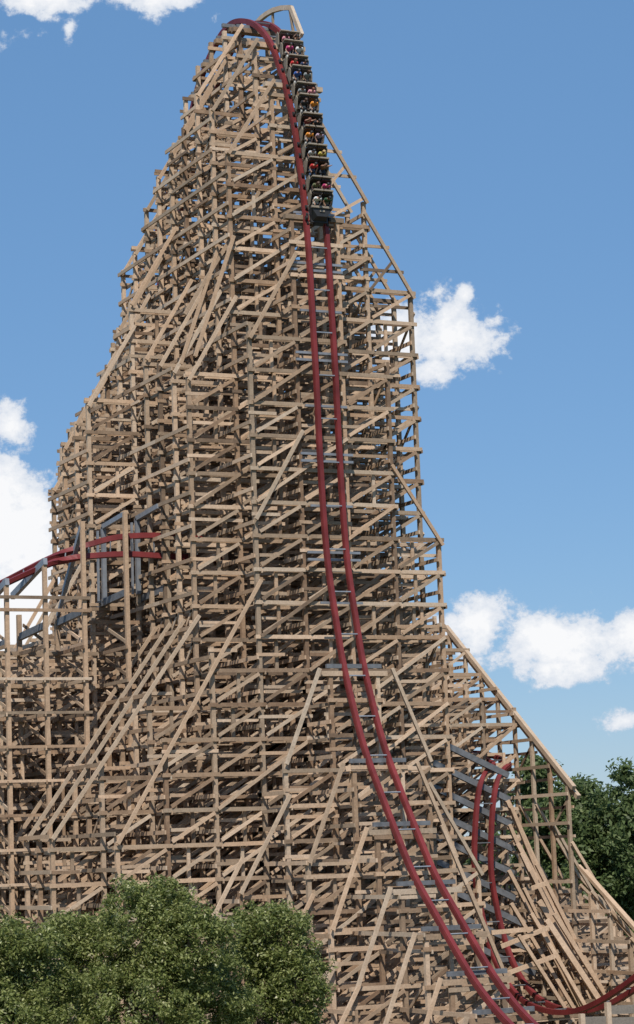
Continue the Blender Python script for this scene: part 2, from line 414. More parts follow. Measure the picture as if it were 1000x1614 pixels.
# ---- curved timber parapet beside the crest and its braces
XP = 65.3
arc = [on_x(x, y, XP) for x, y in ((405, 37), (412, 29), (421, 22), (432, 16), (445, 12.5), (458, 12))]
pp = MB().sweep(arc, [(1, 0, 0)]*len(arc), [(-.12, -.16), (.12, -.16), (.12, .16), (-.12, .16)], tone=.95)
leg0, leg1 = on_x(459, 12, XP), on_x(476, 56, XP)
pp.beam(leg0, leg1, .22, .34, (1, 0, 0), .95)
for (x, y, x2, y2) in ((430, 18, 431, 48), (457, 14, 464, 60)): pp.beam(on_x(x, y, XP+.02), on_x(x2, y2, XP+.02), .14, .16, (1, 0, 0), .3)
parapet = pp.build('crest_parapet', M_WOOD, tower)
for Y in (131.25+3*TS, 131.25+4*TS):
    MB().beam((TX+1.2, Y-.3, drop_top(Y)-.95), (XP-.2, Y-.3, drop_top(Y)-1.0), .16, .2, (0, 1, 0), .35).build('outrigger', M_WOOD, tower)
for Y in (131.25+3*TS, 131.25+4*TS): MB().beam((XP+.2, Y, drop_top(Y)-8), (XP+.2, Y, drop_top(Y)-.9), .2, .2, (1, 0, 0), .5).build('parapet_post', M_WOOD, tower)

# ------------------------------------------------------------------ coaster track builder
def track(name, label, left, right, group, ups=None, tie_step=1.0, tie_mat=M_STEEL, base=None, rail_w=.32, rail_h=.34, inset=.12):
    """left/right: lists of points of the two rails (same length)"""
    t = thing(name, label, 'coaster track', base, group)
    for P, sg in ((left, -1), (right, 1)):
        sides = [(b-a).normalized() for a, b in zip(left, right)]
        # boxed rail with a thin running flange on the side facing the train
        prof = [(-rail_w/2, -rail_h/2), (rail_w/2, -rail_h/2), (rail_w/2, rail_h/2-.1), (rail_w/2-.05, rail_h/2-.1), (rail_w/2-.05, rail_h/2), (-rail_w/2+.02, rail_h/2), (-rail_w/2+.02, rail_h/2-.07), (-rail_w/2, rail_h/2-.07)]
        MB().sweep(P, sides, prof).build('rail', M_RED, t)
    acc = 0; last = None; n = 0
    for i in range(1, len(left)-1):
        acc += (left[i]-left[i-1]).length
        if acc >= tie_step:
            acc = 0; n += 1
            if n > 98: break
            a, b = left[i], right[i]; tg = (left[i+1]-left[i-1]).normalized(); nn = tg.cross((b-a).normalized())
            MB().beam(a+nn*inset, b+nn*inset, .07, .07, tg).build('cross_tie', tie_mat, t)
    return t
def norms(P, side):
    out = []
    for i in range(len(P)):
        tg = (P[min(i+1, len(P)-1)]-P[max(i-1, 0)]).normalized(); out.append(tg.cross(Vector(side)).normalized())
    return out
G = .66
vis = [p for p in DROP]
dt = track('coaster_track', 'red double railed track plunging vertically down the front of the timber tower', [p-Vector((G, 0, 0)) for p in vis], [p+Vector((G, 0, 0)) for p in vis], 'red steel coaster tracks', tie_step=2.3, base=(TX, 131, 0))
# paired steel spreader beams behind the rails
def near_z(z):
    return min((p for p in DROP if p.y < 131.6), key=lambda p: abs(p.z-z))
for i, z in enumerate((50.0, 44.3, 38.0, 31.9)):
    p = near_z(z)
    mb = MB()
    for dz in (-.22, .22): mb.beam((TX-1.75, p.y+.45, z+dz), (TX+1.75, p.y+.45, z+dz), .14, .15, (0, 1, 0), .6)
    mb.build('spreader_beam', M_STEEL, dt)
for z in (53.5, 47.2, 41.2, 35.0, 29.0):
    p = near_z(z); MB().beam((TX-1.3, p.y+.42, z), (TX+1.5, p.y+.42, z), .12, .14, (0, 1, 0), .6).build('spreader_beam', M_STEEL, dt)
for (Y, h) in frontb:
    z = front_top(Y)
    MB().beam((TX-1.8, Y-.05, z-.36), (TX+1.8, Y-.05, z-.36), .2, .25, (0, 1, 0), .5).build('support_beam', M_STEEL_D, dt)
for i in range(0, 16):
    Y = 131.25+TS*(i+1); z = drop_top(Y)
    w_ = 1.7 if i < 4 else 1.1; MB().beam((TX-w_, Y, z-.36), (TX+w_, Y, z-.36), .22, .24, (0, 1, 0), .5).build('support_beam', M_STEEL_D, dt)

# ------------------------------------------------------------------ train
def frame_at(s):
    """s = metres along DROP; returns matrix with x = side, y = forward, z = away from the structure"""
    i = max(1, min(len(DROP)-2, int(s/.45))); f = s/.45-i
    p = DROP[i].lerp(DROP[i+1], f); t = (DROP[i+1]-DROP[i-1]).normalized(); x = Vector((-1, 0, 0)); n = x.cross(t)
    m = Matrix((x, t, n)).transposed().to_4x4(); m.translation = p; return m
lens = [i*.45 for i in range(len(DROP))]
s_nose = min((abs(proj(p)[1]-352), i*.45) for i, p in enumerate(DROP) if 130 < p.y < 132)[1]
train = thing('coaster_train', 'beige and black roller coaster train diving over the crest with twelve rows of riders', 'coaster train', (TX, 131, 50))
inv = Matrix.Translation(-Vector((TX, 131, 50)))
def loc_mesh(mb, name, material, smooth=False):
    me = bpy.data.meshes.new(name); me.from_pydata([tuple(v) for v in mb.v], [], mb.f); at = me.attributes.new('tone', 'FLOAT', 'FACE'); at.data.foreach_set('value', mb.t)
    me.materials.append(material)
    if smooth: me.polygons.foreach_set('use_smooth', [True]*len(me.polygons))
    return me
def car_meshes():
    b = MB()
    b.beam((0, -1.0, .38), (0, 1.0, .38), 1.25, .12, (1, 0, 0))                    # floor
    for sx in (-1, 1):
        for (y0, y1, z1) in ((-1.0, -.15, 1.0), (-.02, .85, .95)):                # flared side panels of each row
            n = len(b.v)
            x = sx*.68; xo = sx*.78
            for (xx, yy, zz) in ((x, y0, .4), (x, y1, .4), (xo, y1-.05, .72), (xo, y0+.25, 1.08), (xo, y0, z1+.08)):
                b.v.append(Vector((xx, yy, zz)))
            for (xx, yy, zz) in ((x-sx*.07, y0, .4), (x-sx*.07, y1, .4), (xo-sx*.07, y1-.05, .72), (xo-sx*.07, y0+.25, 1.08), (xo-sx*.07, y0, z1+.08)):
                b.v.append(Vector((xx, yy, zz)))
            b.f += [(n, n+1, n+2, n+3, n+4), (n+9, n+8, n+7, n+6, n+5)]+[(n+j, n+(j+1) % 5+0, n+5+(j+1) % 5, n+5+j)[::-1] for j in range(5)]; b.t += [.5]*7
    body = loc_mesh(b, 'car_body', M_BEIGE)
    s = MB()
    s.beam((0, -.30, .0), (0, -.36, .72), .58, .10, (1, 0, 0)); s.beam((0, -.34, .04), (0, .22, .10), .58, .14, (1, 0, 0))
    seat = loc_mesh(s, 'seat', M_DARK)
    h = MB(); h.beam((0, -.46, .50), (0, -.46, .86), .66, .06, (1, 0, 0)); h.beam((0, -.46, .84), (0, -.46, .89), .6, .10, (1, 0, 0)); shell = loc_mesh(h, 'seat_shell', M_BEIGE)
    l = MB(); l.beam((-.24, .30, .34), (.24, .30, .34), .08, .08, (0, 1, 0)); l.beam((0, .52, -.05), (0, .30, .34), .07, .07, (1, 0, 0)); l.beam((-.2, .62, -.2), (-.2, .55, .12), .2, .06, (1, 0, 0)); l.beam((.2, .62, -.2), (.2, .55, .12), .2, .06, (1, 0, 0))
    lap = loc_mesh(l, 'lap_bar', M_BLACK)
    w = MB()
    k = 12; pr = []
    for j in range(k): a = 2*math.pi*j/k; pr.append((.14*math.cos(a), .14*math.sin(a)))
    w.sweep([(-.06, 0, 0), (.06, 0, 0)], [(0, 1, 0)]*2, pr)
    wheel = loc_mesh(w, 'wheel', M_BLACK)
    return body, seat, shell, lap, wheel
CB = car_meshes()
def child(me, name, parent, loc):
    o = bpy.data.objects.new(name, me); COL.objects.link(o); o.parent = parent; o.location = loc; return o
SEATS = []
CARS = 6; PITCH_C = 2.16
for c in range(CARS):
    s = s_nose-1.45-PITCH_C*c
    M = inv @ frame_at(s)
    car = bpy.data.objects.new('car', CB[0]); COL.objects.link(car); car.parent = train; car.matrix_local = M @ Matrix.Translation((0, 0, .12))
    for row, y in ((0, .52), (1, -.40)):
        for x in (-.34, .34):
            o = Vector((x, y, .50)); child(CB[1], 'seat', car, o); child(CB[2], 'seat_shell', car, o); child(CB[3], 'lap_bar', car, o)
            SEATS.append((c, row, -x, frame_at(s) @ Matrix.Translation((x, y, .62+.12))))
    for x in (-.7, .7):
        for y in (-.7, .7): child(CB[4], 'wheel', car, (x, y, .08))
# lead bogie with the nose plate
nb = MB(); nb.beam((0, -.45, .45), (0, .35, .42), 1.15, .14, (1, 0, 0)); nb.beam((-.72, -.45, .85), (.72, -.45, .85), .12, .16, (0, 1, 0)); nb.beam((0, .1, .5), (0, .42, .2), .6, .25, (1, 0, 0))
n = len(nb.v)
for (x, y, z) in ((-.68, -.42, .45), (.68, -.42, .45), (.72, -.40, 1.0), (-.72, -.40, 1.0), (-.5, .3, .4), (.5, .3, .4), (.34, .12, .92), (-.34, .12, .92)): nb.v.append(Vector((x, y, z)))
nb.f += [(n+4, n+5, n+6, n+7), (n, n+4, n+7, n+3), (n+5, n+1, n+2, n+6), (n+3, n+7, n+6, n+2), (n, n+3, n+2, n+1)]; nb.t += [.5]*5
nose = bpy.data.objects.new('nose', loc_mesh(nb, 'nose', M_BLACK)); COL.objects.link(nose); nose.parent = train; nose.matrix_local = inv @ frame_at(s_nose-.05)
tr = MB(); tr.beam((-.74, -.44, 1.04), (.74, -.44, 1.04), .14, .09, (0, 1, 0)); tr.beam((-.16, -.2, .99), (.16, -.2, .99), .12, .05, (0, 1, 0))
child(loc_mesh(tr, 'nose_trim', M_BEIGE), 'nose_trim', nose, (0, 0, 0))
for x in (-.68, .68):
    for y in (-.25, .3): child(CB[4], 'wheel', nose, (x, y, .12))
    child(CB[4], 'guide_wheel', nose, (x*1.15, .02, .3))

# ------------------------------------------------------------------ riders (seated, leaning into the dive)
def flat(name, c, rough=.8):
    m, nt, b = mat(name); b.inputs['Base Color'].default_value = (*c, 1); b.inputs['Roughness'].default_value = rough; return m
M_SKIN = [flat('skin_fair', (.52, .30, .21), .55), flat('skin_tan', (.36, .19, .12), .55), flat('skin_brown', (.16, .08, .05), .55)]
def skin_mesh(name, verts, edges, radii, sub=1):
    me = bpy.data.meshes.new(name); me.from_pydata(verts, edges, [])
    ob = bpy.data.objects.new(name, me); COL.objects.link(ob)
    md = ob.modifiers.new('skin', 'SKIN'); 
    for v, r in zip(me.skin_vertices[0].data, radii): v.radius = (r, r) if not isinstance(r, tuple) else r
    me.skin_vertices[0].data[0].use_root = True
    sb = ob.modifiers.new('sub', 'SUBSURF'); sb.levels = sub; sb.render_levels = sub
    bpy.context.view_layer.update()
    dg = bpy.context.evaluated_depsgraph_get(); out = bpy.data.meshes.new_from_object(ob.evaluated_get(dg)); out.name = name
    bpy.data.objects.remove(ob); bpy.data.meshes.remove(me)
    out.polygons.foreach_set('use_smooth', [True]*len(out.polygons)); return out
def rider_meshes(arms_up):
    # origin: seat surface under the hips; x side, y forward, z up
    V = []; E = []; Rr = []
    def add(p, r, to=None):
        V.append(p); Rr.append(r)
        if to is not None: E.append((to, len(V)-1))
        return len(V)-1
    pel = add((0, 0, .13), (.15, .11)); wa = add((0, .01, .30), (.13, .10), pel); ch = add((0, .02, .46), (.165, .115), wa); nk0 = add((0, .02, .58), (.07, .07), ch)
    nk = add((0, .04, .64), .055, nk0); jaw = add((0, .07, .70), (.068, .075), nk); hd = add((0, .065, .78), (.078, .095), jaw); top = add((0, .055, .85), (.065, .075), hd)
    hands = {}
    for sx in (-1, 1):
        sh = add((sx*.18, .01, .55), .062, ch)
        if arms_up: el = add((sx*.25, .12, .80), .045, sh); wr = add((sx*.22, .20, 1.02), .03, el); pm = add((sx*.22, .22, 1.09), (.035, .02), wr); fd = Vector((0, .15, 1))
        else: el = add((sx*.27, .13, .36), .045, sh); wr = add((sx*.17, .31, .33), .03, el); pm = add((sx*.16, .36, .36), (.035, .02), wr); fd = Vector((0, .6, -.5))
        fd.normalize(); q = Vector(V[pm])
        for j, (dx, L) in enumerate(((-.027, .055), (-.009, .068), (.009, .064), (.027, .05))):
            f1 = add(tuple(q+Vector((dx, 0, 0))+fd*.035), .009, pm); f2 = add(tuple(q+Vector((dx, 0, 0))+fd*(.035+L)+Vector((0, .012, -.012))), .0075, f1)
        add(tuple(q+Vector((-sx*.05, .02, .01))), .010, pm)
        hip = add((sx*.09, .06, .12), .09, pel); kn = add((sx*.15, .46, .14), .062, hip); an = add((sx*.15, .50, -.24), .042, kn); to = add((sx*.15, .62, -.29), (.04, .028), an)
    body = skin_mesh('person', V, E, Rr)
    # face: nose, eyes, mouth and ears merged into the body surface mesh
    bm = bmesh.new(); bm.from_mesh(body)
    def blob(c, r, sc, mi=0):
        res = bmesh.ops.create_icosphere(bm, subdivisions=1, radius=r); bmesh.ops.scale(bm, vec=sc, verts=res['verts']); bmesh.ops.translate(bm, vec=c, verts=res['verts'])
        for f in {f for v in res['verts'] for f in v.link_faces}: f.material_index = mi
    blob((0, .165, .755), .016, (.8, 1, 1.3)); blob((-.083, .06, .76), .02, (.4, .8, 1.2)); blob((.083, .06, .76), .02, (.4, .8, 1.2))
    blob((-.03, .155, .785), .011, (1.2, .5, .7), 1); blob((.03, .155, .785), .011, (1.2, .5, .7), 1); blob((0, .15, .715), .018, (1.3, .5, .5), 2)
    bm.to_mesh(body); bm.free()
    # clothing
    tv = [(0, 0, .12), (0, .01, .30), (0, .02, .46), (0, .02, .575)]; te = [(0, 1), (1, 2), (2, 3)]; tr_ = [(.165, .125), (.148, .12), (.182, .132), (.085, .085)]
    for sx in (-1, 1):
        el = (sx*.225, .075, .68) if arms_up else (sx*.24, .09, .43)
        n = len(tv); tv += [(sx*.185, .01, .55), el]; te += [(2, n), (n, n+1)]; tr_ += [.078, .062]
    shirt = skin_mesh('shirt', tv, te, tr_)
    lv = [(0, .0, .12)]; le = []; lr = [(.16, .125)]
    for sx in (-1, 1):
        n = len(lv); lv += [(sx*.09, .07, .12), (sx*.15, .46, .14), (sx*.15, .485, -.08)]; le += [(0, n), (n, n+1), (n+1, n+2)]; lr += [.104, .078, .068]
    trousers = skin_mesh('trousers', lv, le, lr)
    sv = []; se = []; sr = []
    bm = bmesh.new()
    for sx in (-1, 1):
        res = bmesh.ops.create_cube(bm, size=1); bmesh.ops.scale(bm, vec=(.1, .27, .09), verts=res['verts']); bmesh.ops.translate(bm, vec=(sx*.15, .57, -.29), verts=res['verts'])
    bmesh.ops.bevel(bm, geom=bm.edges[:], offset=.025, segments=1)
    shoe = bpy.data.meshes.new('shoe'); bm.to_mesh(shoe); bm.free()
    hairs = []
    for long in (0, 1):
        bm = bmesh.new(); res = bmesh.ops.create_icosphere(bm, subdivisions=3, radius=.112)
        for v in bm.verts:
            v.co.y *= 1.12; v.co.z *= 1.05
            if v.co.y > .02 and v.co.z < .05: v.co.y = .02 - abs(v.co.z)*.2; v.co.x *= .92
            if long and v.co.y < .02 and v.co.z < -.02: v.co.z -= .16*min(1, -v.co.z/.08)
            v.co += Vector((0, .052, .80))+v.co.normalized()*random.uniform(-.006, .006)
        me = bpy.data.meshes.new('hair'); bm.to_mesh(me); bm.free(); me.polygons.foreach_set('use_smooth', [True]*len(me.polygons)); hairs.append(me)
    return body, shirt, trousers, shoe, hairs
RID = [rider_meshes(False), rider_meshes(True)]
M_EYE = flat('eye_dark', (.02, .015, .012), .3); M_LIP = flat('lip', (.32, .10, .08))
for rm in RID:
    rm[0].materials.append(M_SKIN[0]); rm[0].materials.append(M_EYE); rm[0].materials.append(M_LIP)
    for me in (rm[1], rm[2], rm[3], *rm[4]): me.materials.append(M_SKIN[0])
SH = {'pink': (.62, .25, .30), 'white': (.72, .72, .70), 'red': (.55, .03, .03), 'black': (.03, .03, .035), 'navy': (.03, .05, .12), 'blue': (.04, .10, .33), 'grey': (.26, .28, .28), 'orange': (.75, .27, .03), 'maroon': (.24, .04, .04), 'brown': (.20, .10, .05), 'yellow': (.55, .45, .10), 'olive': (.14, .15, .07), 'magenta': (.50, .05, .16), 'dark green': (.04, .10, .05), 'pale grey': (.50, .52, .54), 'lilac': (.45, .33, .42)}
MS = {k: flat('cloth_'+k.replace(' ', '_'), v) for k, v in SH.items()}
HAIR = {'black': flat('hair_black', (.012, .010, .009), .5), 'brown': flat('hair_brown', (.07, .035, .018), .5), 'blond': flat('hair_blond', (.42, .28, .12), .5), 'auburn': flat('hair_auburn', (.16, .05, .02), .5)}
TR = {'pale': flat('trousers_pale', (.50, .48, .44)), 'dark': flat('trousers_dark', (.03, .035, .05)), 'denim': flat('trousers_denim', (.08, .13, .22)), 'khaki': flat('trousers_khaki', (.30, .24, .15))}
M_SHOE = flat('shoe_white', (.7, .7, .68)); M_SHOE2 = flat('shoe_black', (.03, .03, .03))
# (shirt, hair, trousers, arms up) for left and right rider, front row of the lowest car first
ROWS = [(('white', 'black', 'pale', 0), ('dark green', 'black', 'khaki', 0)), (('olive', 'brown', 'dark', 0), ('magenta', 'black', 'pale', 0)),
        (('red', 'black', 'denim', 0), ('brown', 'brown', 'dark', 1)), (('pale grey', 'black', 'dark', 0), ('yellow', 'blond', 'dark', 0)),
        (('orange', 'black', 'pale', 0), ('lilac', 'black', 'dark', 0)), (('maroon', 'auburn', 'dark', 1), ('black', 'black', 'khaki', 0)),
        (('black', 'brown', 'pale', 0), ('orange', 'black', 'pale', 0)), (('grey', 'black', 'khaki', 0), ('pink', 'auburn', 'pale', 0)),
        (('blue', 'black', 'pale', 0), ('grey', 'brown', 'khaki', 0)), (('red', 'auburn', 'dark', 0), ('navy', 'black', 'denim', 0)),
        (('magenta', 'black', 'pale', 0), ('white', 'black', 'denim', 0)), (('pink', 'black', 'dark', 0), ('black', 'black', 'dark', 1))]
rowname = ['first', 'second', 'third', 'fourth', 'fifth', 'sixth', 'seventh', 'eighth', 'ninth', 'tenth', 'eleventh', 'twelfth']
for (c, row, x, Mx) in SEATS:
    ri = c*2+row; sp = ROWS[ri][0 if x < 0 else 1]; rm = RID[sp[3]]
    o = bpy.data.objects.new('person', rm[0]); COL.objects.link(o); o.matrix_world = Mx @ Matrix.Rotation(R(jit(4)), 4, 'Z')
    tag(o, '%s haired rider in %s shirt, %s seat of %s row from the nose' % (sp[1], sp[0], 'left' if x < 0 else 'right', rowname[ri]), 'person', 'riders on the coaster train')
    sk = M_SKIN[(ri*2+(x > 0)) % 5 % 3]
    o.material_slots[0].link = 'OBJECT'; o.material_slots[0].material = sk
    for me, nm, mt in ((rm[1], 'shirt', MS[sp[0]]), (rm[2], 'trousers', TR[sp[2]]), (rm[3], 'shoes', M_SHOE if (ri+(x > 0)) % 2 else M_SHOE2), (rm[4][(ri+(x > 0)) % 2], 'hair', HAIR[sp[1]])):
        k = bpy.data.objects.new(nm, me); COL.objects.link(k); k.parent = o; k.material_slots[0].link = 'OBJECT'; k.material_slots[0].material = mt

# ------------------------------------------------------------------ left: banked turn on its own trestle
turn = thing('turn_trestle', 'slender timber posts with grey steel brackets holding the banked turn, at left', 'trestle', (44, 133, 0))
YN, YF = 138.3, 143.4
px_posts = [(-52, 960), (10, 912), (70, 880), (130, 822), (197, 808), (262, 795)]
xs = []
for i, (px, py) in enumerate(px_posts):
    p = on_y(px, py, YN); xs.append((p.x, p.z))
frames = []
for i, (X, zt) in enumerate(xs):
    b = MB(); b.beam((X, YN-.3, .15), (X, YF+.3, .15), .4, .3, (1, 0, 0)); fr = b.build('bent', M_WOOD, turn)
    ztf = min(zt-.6, 29.6)
    MB().beam((X, YN, 0), (X, YN, zt), .25, .28, (1, 0, 0), random.choice((.44, .58, .5))).build('post', M_WOOD, fr)
    if i < 4: MB().beam((X, YF, 0), (X, YF, ztf), .28, .30, (1, 0, 0), .4).build('post', M_WOOD, fr)
    j = 0
    for k in range(0, 14):
        z = Z0+k*ST
        if z > ztf-1.5: break
        MB().beam((X-.2, YN-.3, z), (X-.2, YF+.3, z), .09, .22, (1, 0, 0)).build('girt', M_WOOD, fr)
        MB().beam((X+.2, YN+.2, z+.2), (X+.2, YF-.2, z+ST-.2), .08, .2, (1, 0, 0)).build('brace', M_WOOD, fr)
    frames.append((X, zt))
    # steel bracket
    zt = zt+0.0
    def seg(p, q, w=.26, h=.30): br.beam(p, q, w, h, (1, 0, 0), .5)
    br = MB(); ZB = on_y(px_posts[i][0], (0, 0, 1000, 962, 936, 925)[i] or 1010, YN).z
    if i >= 4:
        X_ = X-(.45 if i == 5 else 0); YB = 142.2; seg((X_, YN+.1, zt-.1), (X_, YB, zt-.35)); seg((X_, YB, zt-.35), (X_, YB+.1, ZB)); seg((X_-.35, YB+.1, zt-.6), (X_-.35, YB+.2, ZB), .12, .18)
    elif i == 3:
        seg((X, YN+.1, zt-.3), (X, YF-1.5, zt-3.9)); seg((X, YF-1.5, zt-3.9), (X, YF, ZB), .2, .2)
    else:
        seg((X, YN-.2, zt-.2), (X, YF+1.2, zt-1.6), .26, .42)
    br.build('steel_bracket', M_STEEL, fr)
    lb = MB(); zl = on_y(px_posts[i][0], (1028, 1012, 985, 962, 933, 925)[i], YN).z
    lb.beam((X+.05, YN+.1, zl), (X+.05, YF+.3, zl-.25), .26, .42, (1, 0, 0), .5); lb.build('steel_beam', M_STEEL_D, fr)
for yy in (YN, YF):
    for k in range(0, 14):
        z = Z0+k*ST+.1
        if random.random() < .25: continue
        i1 = 3
        MB().beam((xs[0][0]-.3, yy-.22, z), (xs[i1][0]+.3, yy-.22, z), .09, .17, (0, 1, 0)).build('ledger', M_WOOD, turn)
for y_ in (942, 962):
    za = on_y(40, y_, YN).z
    MB().beam((xs[0][0], YN-.24, za), (xs[3][0]+.3, YN-.24, za), .09, .2, (0, 1, 0)).build('ledger', M_WOOD, turn)
up_px = [(-60, 950), (12, 914), (80, 880), (132, 862), (168, 851), (200, 846), (256, 845), (330, 852), (400, 866), (440, 880)]
lo_px = [(-60, 957), (8, 921), (76, 890), (100, 884), (132, 878), (196, 874), (256, 877), (320, 881), (400, 893), (440, 905)]
def res3(P, n=60):
    P = [Vector(p) for p in P]; out = []
    for i in range(len(P)-1):
        p0, p1, p2, p3 = P[max(i-1, 0)], P[i], P[i+1], P[min(i+2, len(P)-1)]
        for k in range(8):
            t = k/8; out.append(.5*((2*p1)+(p2-p0)*t+(2*p0-5*p1+4*p2-p3)*t*t+(3*p1-p0-3*p2+p3)*t**3))
    out.append(P[-1])
    L = [0]
    for a, b in zip(out, out[1:]): L.append(L[-1]+(b-a).length)
    r = []
    for j in range(n+1):
        s = L[-1]*j/n
        for i in range(len(out)-1):
            if L[i+1] >= s-1e-9: r.append(out[i].lerp(out[i+1], (s-L[i])/max(1e-9, L[i+1]-L[i]))); break
    return r
yv = [142.4, 141.4, 139.9, 139.5, 139.45, 139.45, 139.45, 139.45, 139.5, 139.5]
U = res3([on_y(x, y, Yd+(.9 if i < 2 else .5 if i == 2 else .2)) for i, ((x, y), Yd) in enumerate(zip(up_px, yv))])
Lw = res3([on_y(x, y, Yd-(.5 if i < 3 else 0)) for i, ((x, y), Yd) in enumerate(zip(lo_px, [142.4, 141.4, 139.9, 139.6, 139.5, 139.45, 139.45, 139.45, 139.5, 139.5]))])
track('coaster_track', 'red banked track curving out of the tower at left past grey steel brackets', U, Lw, 'red steel coaster tracks', tie_step=1.4, base=(45, 135, 30), rail_w=.34, rail_h=.34, tie_mat=M_STEEL_D, inset=-.12)

# ------------------------------------------------------------------ right: second hill
hill = thing('hill_trestle', 'lower timber trestle with long sloping chord, right of the tower before the trees', 'trestle', (86, 148, 0))
HX = [77.8, 80.9, 84.0-1.3, 85.3, 88.0]
prof = [(120, 2.0), (132, 5.6), (139.1, 8.0), (146.4, 12.2), (146.6, 18.3), (152.9, 23.9), (162.0, 29.9), (172, 36)]
hb = []
TX2 = 84.0
TOP2 = [(88.0, 166, 21.6), (87.6, 160, 21.3), (87.0, 156.5, 20.9)]+[tuple(on_y(x, y, Yd)) for x, y, Yd in ((796, 1206, 154.2), (784, 1209, 153.3), (774, 1221, 152.6), (768, 1244, 152.1), (764, 1280, 151.8), (761.5, 1330, 151.6), (762, 1380, 151.6))]
LOW2 = [(TX2, 151.4, 9.3), (TX2, 150.5, 7.3), (TX2, 149.2, 5.6), (TX2, 147.3, 4.2), (TX2, 145.0, 3.45), (TX2, 141.5, 3.15), (TX2, 138, 3.6), (TX2, 134.5, 4.7), (TX2, 131.5, 5.9), (TX2, 128, 7.5)]
def smooth3(P, n):
    Q = res3(P, n)
    for _ in range(8): Q = [Q[0]]+[(a+2*b+c)/4 for a, b, c in zip(Q, Q[1:], Q[2:])]+[Q[-1]]
    return Q
R2 = smooth3(TOP2+LOW2, 130)
def low2(Y):
    z = [(p.y, p.z) for p in R2 if p.y < 151.0]; z.sort(); return lerp(Y, z)
hcx = {-5: 71.9, -4: 73.3, -3: 75.8, -2: 77.8, -1: 82.5, 1: 85.5, 2: 88.2, 3: 91.3, 4: 94.4, 5: 97.5, 6: 100.6, 7: 103.7}
OUT_R = [(1000, 716), (1010, 722), (1120, 822), (1240, 902), (1366, 906), (1475, 1000), (1560, 1078), (1700, 1200)]
def inside_right(P):
    x, y = proj(P); return x <= lerp(y, OUT_R)
def hx(k): return hcx[k]
for n in range(0, 19):
    Y = 130.6+2.35*n
    t = lerp(Y, prof)
    if Y > 152.6: h = {-5: t-2, -4: t-1, -3: t-1, -2: t, -1: t, 1: t, 2: t, 3: 30, 4: 30, 5: 30, 6: 30, 7: 30}
    else: h = {2: t, 3: t, 4: t, 5: t, 6: t, 7: t}
    for k in range(3, 8): h[k] = min(h[k], 12.0-.9*(k-3))
    for k in range(2, 8):
        while h[k] > 1 and not inside_right((hx(k)+.3, Y, h[k])): h[k] -= .4
        if k > 2: h[k] = min(h[k], h[k-1])
    ks = [k for k in sorted(h) if h[k] > 1.2]
    if len(ks) >= 2:
        rk = [(hx(k-1), min(h[k]+5, h[k-1]), hx(k), h[k]) for k in ks if k > 2 and h[k-1]-h[k] > 2]
        FILL = 1.1 if Y > 152.6 else .6
        make_bent(hill, Y, [(hx(k), h[k]) for k in ks], rk, 1, part='bent'); hb.append((Y, h))
    if Y < 151:
        lt = low2(Y)-.6
        if lt > 1.5 and Y > 142: make_bent(hill, Y+.9, [(hx(-1), lt), (hx(1), lt)], [], 1, part='bent', cap=(hx(-1)-.6, hx(1)+.6, lt+.1))
ledgers(hill, hb, hx, (-5, -4, -3, -2, -1, 1, 2, 3, 4, 5, 6, 7), 'ledger')
# long chord along the top of the descending side
ch = MB()
for dx, dz in ((0, .1), (.34, -.55)):
    a = Vector((88.2+dx, 164, lerp(164, prof)+dz)); b = Vector((88.2+dx, 146.2, 18.0+dz)); ch.beam(a, b, .30, .34, (1, 0, 0), .75)
ch.build('sloping_chord', M_WOOD, hill)
ch = MB()
for dx, dz in ((0, .1), (.5, -.25)): ch.beam((88.4+dx, 146.4, 12.6+dz), (88.4+dx, 131, 3.0+dz), .2, .24, (1, 0, 0), .72)
ch.build('sloping_chord', M_WOOD, hill)
# banked beams carrying the diving rails, each with its own raking leg down to the right
ht = track('coaster_track', 'smaller red track diving steeply beside the tower then bottoming out at lower right', [p-Vector((G, 0, 0)) for p in R2], [p+Vector((G, 0, 0)) for p in R2], 'red steel coaster tracks', tie_step=2.6, tie_mat=M_STEEL_D, base=(TX2, 151, 0), rail_w=.34)
FX = 91.2
for i in range(9):
    z = 20.5-1.75*i; Yb = 152.6-.02*i-(0 if i < 6 else (i-5)*.75)
    MB().beam((TX2-3.6, Yb+.3, z+1.7), (TX2+2.6, Yb, z-1.2), .30, .42, (0, 1, 0), .4).build('banked_beam', M_STEEL_D, ht)
for (xa, ya, xb, yb, w) in ((800, 1262, 945, 1584, .42), (806, 1272, 930, 1580, .36), (803, 1300, 925, 1585, .34), (816, 1330, 952, 1580, .42), (822, 1345, 938, 1588, .36), (802, 1372, 915, 1588, .34), (836, 1372, 944, 1588, .34), (806, 1424, 905, 1590, .32), (818, 1474, 893, 1592, .3), (850, 1420, 948, 1582, .5), (862, 1450, 950, 1584, .5), (838, 1440, 925, 1590, .34), (846, 1362, 955, 1576, .36), (874, 1440, 958, 1574, .4), (826, 1400, 920, 1592, .3)):
    Y1 = 150.5-(ya-1262)*.035
    a = on_y(xa, ya, Y1); b = on_y(xb, yb, Y1-.35)
    MB().beam(a, b, .2, w*.8, (0, 1, 0), random.choice((.72, .80, .65, .87))).build('raker', M_WOOD, hill)
for (xa, ya, xb, yb) in ((790, 1492, 865, 1462), (795, 1536, 880, 1505), (775, 1470, 840, 1464), (838, 1400, 862, 1392)):
    MB().beam(on_y(xa, ya, 143.9), on_y(xb, yb, 143.5), .12, .3, (0, 1, 0), .8).build('waler', M_WOOD, hill)
